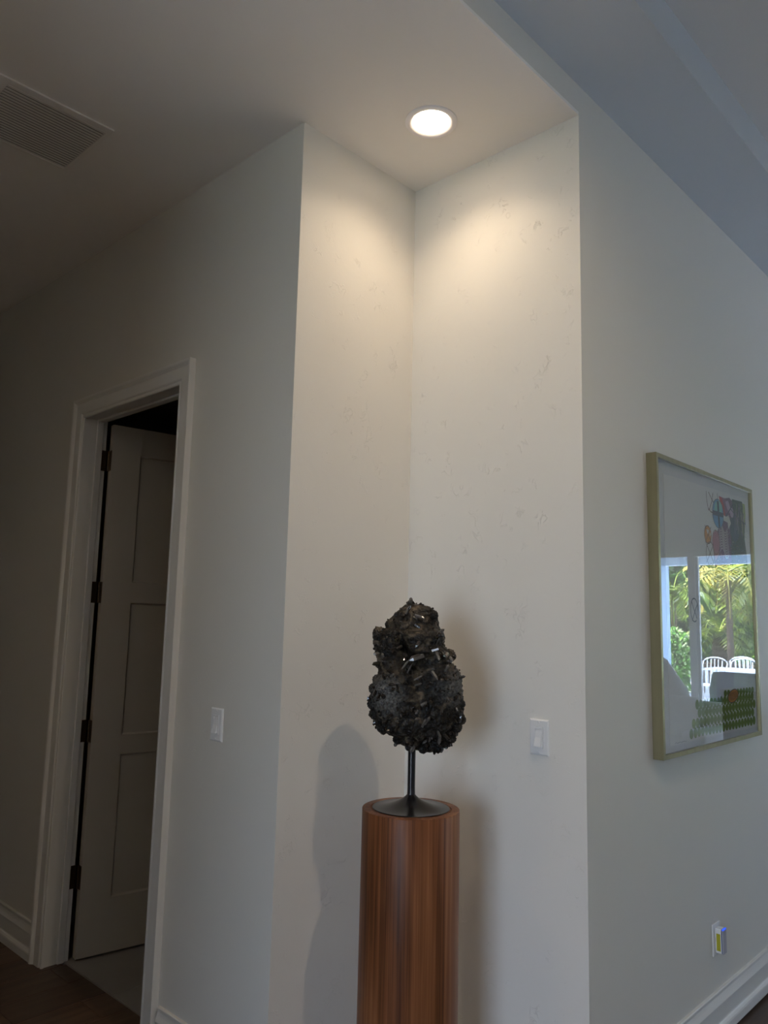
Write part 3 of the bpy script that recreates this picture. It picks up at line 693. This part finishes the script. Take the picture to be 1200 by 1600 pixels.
# grid of green ovals
for k, (w_, us) in enumerate(((.065, .296), (.102, .322), (.137, .381), (.170, .360))):
    u = us
    while u < 1.008:
        oval(u, w_+ar.gauss(0, .0012), .0185, .0192, 'olive', 0); u += .0365 if u > .33 or k else .039
u = .66
while u < 1.0:
    if abs(u-.75) > .05: oval(u, .198, .018, .014, 'olive')
    u += .0365
for (u, w_) in ((.41, .205), (.46, .20), (.60, .20)): pass
ring_(.60, .170, .030, .030, 'cream', .004, .4, 3.0)
oval(.749, .184, .060, .026, 'orange', .15); ring_(.749, .184, .060, .026, 'brown', .004, tilt=.15)
for k in range(-4, 5): stroke([(.749+k*.012-.02, .184-.018*math.sqrt(max(0, 1-(k/5)**2))), (.749+k*.012+.02, .184+.018*math.sqrt(max(0, 1-(k/5)**2)))], 'brown', .0025)
for k in range(-3, 4): stroke([(.749+k*.014+.02, .184-.016), (.749+k*.014-.016, .184+.016)], 'brown', .0018)
# dark mass at upper right
poly([(.665, 1.037), (.735, 1.035), (.79, 1.045), (.822, 1.035), (.95, 1.047), (.955, 1.0), (.985, .984), (.975, .93), (.965, .873), (.983, .816), (.99, .77), (.985, .70), (.60, .70), (.584, .784), (.572, .837), (.60, .872), (.635, .879), (.66, .905), (.70, .935), (.76, .93), (.78, .90), (.77, .955), (.735, .955), (.70, .97), (.69, .99)], 'plum')
poly([(.822, 1.043), (.95, 1.047), (.985, .984), (.965, .873), (.983, .816), (.985, .70), (.80, .70), (.78, .85), (.80, .93), (.83, .99)], 'darkgreen')
poly([(.955, 1.040), (.985, 1.04), (.99, .99), (.975, .95), (.955, .96)], 'lime')
poly([(.665, 1.037), (.735, 1.034), (.79, 1.02), (.80, .99), (.77, .96), (.72, .98)], 'purple')
poly([(.668, 1.035), (.70, 1.034), (.724, 1.0), (.735, .955), (.715, .958), (.69, .972), (.684, 1.0)], 'red')
poly([(.74, 1.02), (.775, 1.03), (.80, 1.0), (.79, .975), (.76, .99)], 'mauve')
oval(.843, .915, .058, .062, 'slate'); oval(.815, .980, .022, .022, 'mauve')
poly([(.70, .935), (.76, .93), (.765, .90), (.80, .93), (.775, .965), (.745, .955)], 'cream')
# stripes
poly([(.701, .930), (.649, .895), (.645, .85), (.66, .81), (.72, .79), (.80, .84), (.79, .874), (.757, .915)], 'plum')
for k in range(11):
    b = .902-.011*k; stroke([(.650+.004*k*.3+i*.0095, b+.020*math.sin(i*.62+.1)-(.0028*max(0, i-7))) for i in range(12)], 'cream', .0034)
for k in range(260):   # small flecks over the dark lower mass
    u, w_ = ar.uniform(.62, .98), ar.uniform(.70, .985)
    if (u-.843)**2/.06**2+(w_-.915)**2/.065**2 < 1 or (u < .76 and w_ > .82): continue
    oval(u, w_, ar.uniform(.002, .005), ar.uniform(.001, .0025), ar.choice(('cream', 'mauve', 'sky', 'teal', 'blue', 'lime', 'pink')), ar.uniform(-.5, .5), 7)
for k in range(40):
    u = ar.uniform(.86, .97); stroke([(u, ar.uniform(.98, 1.04)), (u+ar.uniform(-.04, .04), ar.uniform(.87, .97))], ar.choice(('navy', 'lime', 'mauve', 'plum')), .0022)
stroke([(.80, .995), (.886, .963), (.981, .946)], 'navy', .005); stroke([(.915, 1.0), (.92, .86)], 'navy', .007); stroke([(.74, .955), (.83, 1.02)], 'navy', .006)
poly([(.572, .837), (.585, .868), (.61, .880), (.635, .879), (.65, .86), (.655, .82), (.64, .78), (.60, .75), (.584, .784)], 'pink'); ring_(.612, .83, .040, .052, 'brown', .003)
# blue oval with a dark cross
oval(.648, .957, .063, .063, 'sky'); poly([(.60, .962), (.69, .962), (.70, 1.0), (.66, 1.017), (.62, 1.0)], 'teal')
poly([(.588, .966), (.708, .966), (.708, .946), (.588, .946)], 'navy'); poly([(.638, 1.012), (.660, 1.012), (.668, .896), (.650, .896)], 'navy'); ring_(.648, .957, .063, .063, 'slate', .003)
# orange oval and pencil ovals
oval(.525, .854, .037, .038, 'orange'); ring_(.525, .854, .037, .038, 'brown', .004); stroke([(.495, .89), (.56, .825)], 'brown', .004); stroke([(.56, .888), (.495, .822)], 'brown', .004)
poly([(.512, .875), (.537, .875), (.53, .858), (.52, .858)], 'cream'); poly([(.545, .868), (.558, .858), (.545, .845)], 'cream')
stroke([(.522, 1.037), (.525, 1.0), (.534, .975), (.544, .959)], 'brown', .0045); stroke([(.548, 1.037), (.575, 1.015), (.598, 1.0)], 'brown', .0045)
stroke([(.596, 1.039), (.58, 1.0), (.548, .961)], 'brown', .0045); stroke([(.544, .966), (.565, .955), (.591, .955)], 'brown', .0045); stroke([(.645, 1.045), (.652, 1.02)], 'brown', .004)
ring_(.545, .775, .045, .050, 'brown', .004); stroke([(.50, .82), (.585, .735)], 'brown', .004); stroke([(.585, .82), (.50, .735)], 'brown', .004)
for cu, cw in ((.555, .69), (.63, .66), (.56, .60)): ring_(cu, cw, .04, .045, 'brown', .0025)
ring_(.358, .537, .037, .046, 'slate', .0045, 0, 5.2); stroke([(.333, .57), (.350, .545), (.382, .505)], 'slate', .0045); stroke([(.39, .56), (.37, .54), (.335, .495)], 'slate', .0045)
stroke([(.139+.012*i, .044+.0025*math.sin(i*2.1)) for i in range(10)], 'slate', .0013)
an = obj('print', art, [v[1] for v in INK.values()], sheet, kind='stuff', label='printed abstract ovals, stripes and lines')
gl = bx('glass_pane', (RM, -.0335, RM), (FWD-RM, -.0333, FH-RM), M_GLASS, pic)

# ------------------------------------------------------------------ the room behind, seen in the picture glass
def window_frame(name, x, win, stiles, nx):
    y0, y1, z0, z1 = win
    o = bpy.data.objects.new(name, None); COL.objects.link(o); o['kind'] = 'structure'; o.location = (x, 0, 0)
    for a, b in (((0, y0, z1-.05), (.10, y1, z1)), ((0, y0, z0), (.10, y1, z0+.03)), ((0, y0, z0+.03), (.10, y0+.06, z1-.05)), ((0, y1-.06, z0+.03), (.10, y1, z1-.05))):
        bx('window_frame', a, b, M_TRIM, o)
    last = y0+.06
    for s0, s1 in list(stiles)+[(y1-.06, y1)]:
        bx('pane', (.048, last, z0+.03), (.052, s0, z1-.05), M_PANE, o)
        if s1 < y1:
            bx('stile', (.01, s0, z0+.03), (.045, s1-.028, z1-.05), M_TRIM, o); bx('stile', (.05, s0+.055, z0+.03), (.095, s1, z1-.05), M_TRIM, o)
        last = s1
    return o
window_frame('window_1', XE, EWIN, [(-1.318, -1.209)], 1)
window_frame('window_2', XW-.12, WWIN, [], 1)
def soft(name, a, b, m, parent, bev=.05, label=None):
    bm = bmesh.new(); box(bm, a, b, bev, 4); return smooth_by_angle(obj(name, bm, m, parent, label=label), 60)
sf = thing('sofa', 'cream sofa with its back to the garden window, seen in the glass', 'sofa', (7.95, -1.7, 0))
soft('base', (-.62, -1.28, .06), (.42, 1.28, .30), M_WHITE_FAB, sf, .03)
for k in range(2): soft('seat_cushion', (-.64, -1.05+k*1.06, .30), (.14, -.01+k*1.06, .47), M_WHITE_FAB, sf, .05)
soft('backrest', (.14, -1.28, .28), (.42, 1.28, .80), M_WHITE_FAB, sf, .07)
for s in (-1, 1): soft('armrest', (-.62, 1.06 if s > 0 else -1.28, .30), (.16, 1.28 if s > 0 else -1.06, .60), M_WHITE_FAB, sf, .06)
for k in range(2): soft('back_cushion', (-.08, -1.04+k*1.05, .46), (.16, -.02+k*1.05, .86), M_WHITE_FAB, sf, .09)
for sx_ in (-.56, .36):
    for sy_ in (-1.2, 1.2): bx('leg', (sx_-.03, sy_-.03, 0), (sx_+.03, sy_+.03, .07), M_WALNUTCAB, sf)
pl = soft('throw_pillow', (-.11, -.33, -.27), (.11, .33, .27), M_WHITE_FAB, None, .10)
tag(pl, 'large cream pillow slumped over the sofa back', 'pillow'); pl.location = (8.12, -1.25, .865); pl.rotation_euler = (.62, 0, 0)
cb = thing('cabinet', 'dark wooden cabinet standing against the right wall, seen in the glass', 'cabinet', (6.2, .72, 0))
bx('body', (-.2, -.47, .08), (.2, .50, 1.07), M_WALNUTCAB, cb); bx('top', (-.21, -.48, 1.07), (.21, .51, 1.10), M_WALNUTCAB, cb)
for k in range(2):
    d_ = bx('door', (-.222, -.46+k*.48, .10), (-.20, .01+k*.48, 1.05), M_WALNUTCAB, cb, .003); bx('knob', (-.24, -.03+k*.08-.01, .6), (-.222, -.03+k*.08+.01, .62), M_HINGE, d_)
for sx_ in (-.16, .16):
    for sy_ in (-.42, .45): bx('leg', (sx_-.02, sy_-.02, 0), (sx_+.02, sy_+.02, .08), M_WALNUTCAB, cb)
ac = thing('armchair', 'slate blue high-back armchair with patterned throw, seen in the glass', 'armchair', (8.72, -.62, 0))
soft('seat', (-.28, -.26, .24), (.30, .26, .46), M_BLUESLATE, ac, .05); soft('backrest', (.14, -.255, .40), (.32, .255, 1.045), M_BLUESLATE, ac, .06)
for s in (-1, 1): soft('armrest', (-.28, .24 if s > 0 else -.32, .24), (.30, .32 if s > 0 else -.24, .64), M_BLUESLATE, ac, .05)
for sx_ in (-.24, .26):
    for sy_ in (-.27, .27): bx('leg', (sx_-.02, sy_-.02, 0), (sx_+.02, sy_+.02, .25), M_WALNUTCAB, ac)
bm = bmesh.new(); g = []
for i in range(26):
    t = i/25; rw_ = []
    for j in range(22):
        s = j/21; yv = -.36+.76*s
        drop = (t-.35)
        if t < .35: x, z = .115-.02*math.sin(t*9), 1.062-(.35-t)*1.25
        elif t < .55: x, z = .115+(t-.35)/.2*.23, 1.066
        else: x, z = .345+.02*math.sin(t*8), 1.066-(t-.55)*1.3
        over = max(0, abs(yv-.0)-.265); z -= over*1.4
        x += .010*math.sin(s*25+t*3); rw_.append(bm.verts.new((x, yv if over == 0 else math.copysign(.265+over*.35, yv), z)))
    g.append(rw_)
for A, B in zip(g, g[1:]):
    for j in range(21): bm.faces.new((A[j], A[j+1], B[j+1], B[j])).material_index = int(4 <= j <= 8)
th = obj('throw_blanket', bm, [M_THROW, M_BLUESLATE], None, smooth=True); th.location = (8.72, -.62, 0)
so_ = th.modifiers.new('thickness', 'SOLIDIFY'); so_.thickness = .008; so_.offset = 0
tag(th, 'green and grey patterned throw draped over the armchair back', 'blanket')

w3 = bpy.data.objects.new('fill_window', None); COL.objects.link(w3); w3['kind'] = 'structure'  # added window that brings side light to the sofa
for a, b in (((FILL_WIN[0], YF-.11, FILL_WIN[3]-.05), (FILL_WIN[1], YF-.02, FILL_WIN[3])), ((FILL_WIN[0], YF-.11, FILL_WIN[2]), (FILL_WIN[0]+.06, YF-.02, FILL_WIN[3]-.05)), ((FILL_WIN[1]-.06, YF-.11, FILL_WIN[2]), (FILL_WIN[1], YF-.02, FILL_WIN[3]-.05)), ((6.75, YF-.11, FILL_WIN[2]), (6.85, YF-.02, FILL_WIN[3]-.05))): bx('window_frame', a, b, M_TRIM, w3)
for a, b in ((FILL_WIN[0]+.06, 6.75), (6.85, FILL_WIN[1]-.06)): bx('pane', (a, YF-.068, FILL_WIN[2]), (b, YF-.064, FILL_WIN[3]-.05), M_PANE, w3)
bx('sun_block_roof', (3.6, YF-T-3.2, 2.62), (XE+T, YF-T, 2.75), M_EXTW, kind='structure')  # unseen overhang added to keep direct sun out of the added window
bx('patio.002', (3.6, YF-T-6, -.10), (XE+T, YF-T, -.03), M_DECK, kind='structure')
# garden
pt = bx('patio', (XE+T, -14, -.10), (26, 8, -.03), M_DECK, kind='structure')
bx('ground', (XW-30, -40, -.35), (60, 40, -.12), noisy(mat('lawn', (.1, .2, .05), .9), (.10, .15, .05), (.16, .22, .08), 3), kind='structure')
wp = bx('patio.001', (XW-T-7, -7, -.10), (XW-T, 5, -.03), M_DECK, kind='structure')
bx('roof_patio', (XE+T, -10, 2.62), (12.1, 6, 2.75), M_PORCH, kind='structure'); bx('trim_1', (11.95, -10, 2.505), (12.1, 6, 2.62), M_EXTW, kind='structure')
bx('pillar', (11.85, -3.15, -.03), (12.15, -2.77, 2.505), M_PORCH, kind='structure')
bx('planter_wall', (20.6, -13, -.03), (20.9, 3, .55), M_EXTW, kind='structure')
bx('ground_bed', (20.9, -13, -.10), (27, 3, .50), noisy(mat('soil', (.1, .07, .04), 1), (.06, .045, .03), (.14, .10, .07), 6), kind='structure')
gr_ = random.Random(21)
def leaf_quad(bm, p, d, n, L_, W_, mi=0):
    d = d.normalized(); s = d.cross(n).normalized()*W_/2
    a = bm.verts.new(p); b = bm.verts.new(p+d*L_*.5+s); c = bm.verts.new(p+d*L_); e = bm.verts.new(p+d*L_*.5-s)
    bm.faces.new((a, b, c, e)).material_index = mi
def rv(): return V((gr_.gauss(0, 1), gr_.gauss(0, 1), gr_.gauss(0, 1))).normalized()
def shrub(name, label, c, size, n, m, L_=.09, core=True, cat='shrub', group=None):
    t = thing(name, label, cat, (c[0], c[1], c[2]), 0, group)
    bm = bmesh.new()
    for k in range(n):
        d = rv(); r = gr_.uniform(.72, 1.03); p = V((d.x*size[0]*r, d.y*size[1]*r, size[2]+d.z*size[2]*r))
        leaf_quad(bm, p, (d+rv()*.9), rv(), L_*gr_.uniform(.8, 1.5), L_*.7, gr_.choice((0, 0, 1, 2)))
    obj('foliage', bm, [m, M_DEEP, M_PALEL], t, kind='stuff')
    bm = bmesh.new(); bmesh.ops.create_icosphere(bm, subdivisions=3, radius=1)
    for v in bm.verts: v.co = V((v.co.x*size[0]*.8, v.co.y*size[1]*.8, size[2]+v.co.z*size[2]*.8))
    obj('inner_foliage', bm, M_BACKLEAF, t, kind='stuff')
    bm = bmesh.new(); lathe(bm, [(0, 0), (.05, 0), (.04, .5), (0, .5)], 10); obj('stem', bm, M_TRUNK, t)
    return t
shrub('hedge_shrub', 'tall light green leafy hedge bush by the patio post, seen in the glass', (17.2, -5.15, 0), (.7, .72, .78), 5200, M_HEDGE, .10)
shrub('hedge_shrub', 'second hedge bush further along the garden bed', (18.6, -7.2, 0), (.9, 1.3, 1.1), 4200, M_HEDGE, .11)
t = thing('hedge', 'high dense green hedge closing off the garden behind the palms', 'hedge', (26, -5, .4))
bm = bmesh.new()
for k in range(15000):
    y_, z_ = gr_.uniform(-8, 7), gr_.uniform(0, 5.2); p = V((-.9+.25*math.sin(y_*2.1)+.2*math.sin(z_*2.7+y_)+gr_.uniform(-.1, .1), y_, z_))
    leaf_quad(bm, p, V((-.7, 0, 0))+rv(), rv(), .22*gr_.uniform(.7, 1.4), .13, gr_.choice((0, 0, 1, 1, 2)))
obj('foliage', bm, [M_HEDGE, M_DEEP, M_PALEL], t, kind='stuff')
bm = bmesh.new(); box(bm, (-.55, -8, 0), (.6, 7, 5.2), .2, 2); obj('inner_foliage', bm, M_BACKLEAF, t, kind='stuff')
def palm(label, x, y, z0, h, L_, nf, m, droop, trunk_r=.12, upb=.9, group=None):
    t = thing('palm', label, 'palm tree', (x, y, z0), 0, group)
    bm = bmesh.new(); pr = [(0, 0)]
    for i in range(14): zz_ = h*i/13; pr.append((trunk_r*(1+.16*(i % 2))*(1-.15*i/13), zz_))
    pr.append((0, h)); lathe(bm, pr, 14); obj('trunk', bm, M_TRUNK, t)
    for k in range(nf):
        az = 2*math.pi*k/nf*1.0+gr_.uniform(-.3, .3); el = gr_.uniform(-.1, 1.25)*upb
        bm = bmesh.new(); p = V((0, 0, h)); d = V((math.cos(az)*math.cos(el), math.sin(az)*math.cos(el), math.sin(el))); ns = 15; Lf = L_*gr_.uniform(.8, 1.15); rib = [p.copy()]
        for s in range(ns):
            d = (d+V((0, 0, -droop/ns*(1+s/ns)))).normalized(); p = p+d*Lf/ns; rib.append(p.copy())
            side = d.cross(V((0, 0, 1))).normalized(); ll = Lf*.30*math.sin(math.pi*min(1, (s+2)/ns))**.6+.02
            for q in (-1, 1): leaf_quad(bm, p, side*q+d*.7+V((0, 0, -.35)), V((0, 0, 1)), ll, .040*L_+.02, gr_.choice((0, 0, 0, 1, 2)) if k % 3 else gr_.choice((1, 1, 0)))
        for a, b in zip(rib, rib[1:]):
            s = (b-a).cross(V((0, 0, 1))).normalized()*.012; bm.faces.new([bm.verts.new(x_) for x_ in (a-s, a+s, b+s, b-s)])
        obj('frond', bm, [m, M_DEEP, M_PALEL], t)
    return t
palm('short stout palm with arching fronds behind white chairs, seen in the glass', 22.3, -5.75, .5, .95, 1.25, 30, M_PALM, 1.1, .20)
palm('golden palm hanging over the garden bed at left of the window reflection', 19.8, -5.95, .0, 2.5, 1.3, 22, M_PALM, 1.8, .07)
palm('tall palm with yellow drooping fronds beside the window stile reflection', 21.0, -5.0, .5, 2.3, 1.5, 24, M_PALM2, 1.7, .08)
palm('large palm with broad green fronds at the right of the reflection', 21.6, -4.2, .5, 2.5, 1.6, 24, M_PALM, 1.6, .10)
palm('farther golden palm high behind the others', 23.6, -6.0, .5, 2.6, 1.6, 24, M_PALM2, 1.5, .10)
palm('palm at the far end of the garden bed', 22.5, -8.2, .5, 2.2, 1.5, 22, M_PALM, 1.6, .10)
palm('green palm between the tall golden ones', 22.8, -4.9, .5, 1.6, 1.3, 24, M_PALM, 1.4, .10)
# white patio chairs
def tube(bm, pts, r, n=8):
    rings = []
    for i, p in enumerate(pts):
        d = (pts[min(i+1, len(pts)-1)]-pts[max(i-1, 0)]).normalized(); a = d.orthogonal().normalized(); b = d.cross(a)
        rings.append([bm.verts.new(p+(a*math.cos(2*math.pi*k/n)+b*math.sin(2*math.pi*k/n))*r) for k in range(n)])
    for A, B in zip(rings, rings[1:]):
        for k in range(n): bm.faces.new((A[k], A[(k+1) % n], B[(k+1) % n], B[k]))
    bm.faces.new(rings[0][::-1]); bm.faces.new(rings[-1])
def patio_chair(x, y, rz, label):
    t = thing('patio_chair', label, 'chair', (x, y, -.03), rz, 'white metal patio chairs')
    bm = bmesh.new(); tube(bm, [V((.22, -.25, .42)), V((.27, -.26, .8))]+[V((.30, -.26*math.cos(a), .86+.12*math.sin(a))) for a in (i*math.pi/10 for i in range(11))]+[V((.27, .26, .8)), V((.22, .25, .42))], .014); obj('back_frame', bm, M_EXTW, t)
    for k in range(5):
        yv = -.16+k*.08; bm = bmesh.new(); tube(bm, [V((.23, yv, .44)), V((.29, yv, .95-.3*yv*yv*4))], .010, 6); obj('back_bar', bm, M_EXTW, t)
    bm = bmesh.new(); box(bm, (-.25, -.25, .41), (.23, .25, .44), .01, 1); obj('seat', bm, M_EXTW, t)
    for s in (-1, 1):
        for q in (-.23, .21): bm = bmesh.new(); tube(bm, [V((q, s*.23, .41)), V((q*1.15, s*.24, 0))], .013, 6); obj('leg', bm, M_EXTW, t)
        bm = bmesh.new(); tube(bm, [V((.24, s*.25, .66)), V((-.2, s*.27, .66)), V((-.24, s*.26, .42))], .013, 6); obj('armrest', bm, M_EXTW, t)
for x, y, rz, l in ((16.6, -3.9, .1, 'white metal patio chair nearest the window stile reflection'), (16.6, -3.25, -.1, 'middle white metal patio chair with arched back'), (16.5, -2.55, .05, 'white metal patio chair at the right of the row'), (18.2, -3.7, 3.0, 'white metal patio chair across the table, behind the row')): patio_chair(x, y, rz, l)
tb = thing('patio_table', 'long white patio table among the metal chairs', 'table', (17.4, -3.1, -.03))
bx('tabletop', (-.45, -1.1, .70), (.45, 1.1, .74), M_EXTW, tb)
for a in (-.38, .38):
    for b in (-1.0, 1.0): bx('leg', (a-.03, b-.03, 0), (a+.03, b+.03, .70), M_EXTW, tb)
bm = bmesh.new(); lathe(bm, [(0, 0), (.10, 0), (.15, .68), (.165, .70), (.15, .71), (.14, .68), (0, .66)], 28)
tag(smooth_by_angle(obj('planter_pot', bm, noisy(mat('clay', (.2, .15, .1), .9), (.05, .035, .025), (.14, .10, .07), 14))), 'tall brown tapered planter on the patio, seen in the glass', 'planter').location = (19.9, -5.26, -.03)
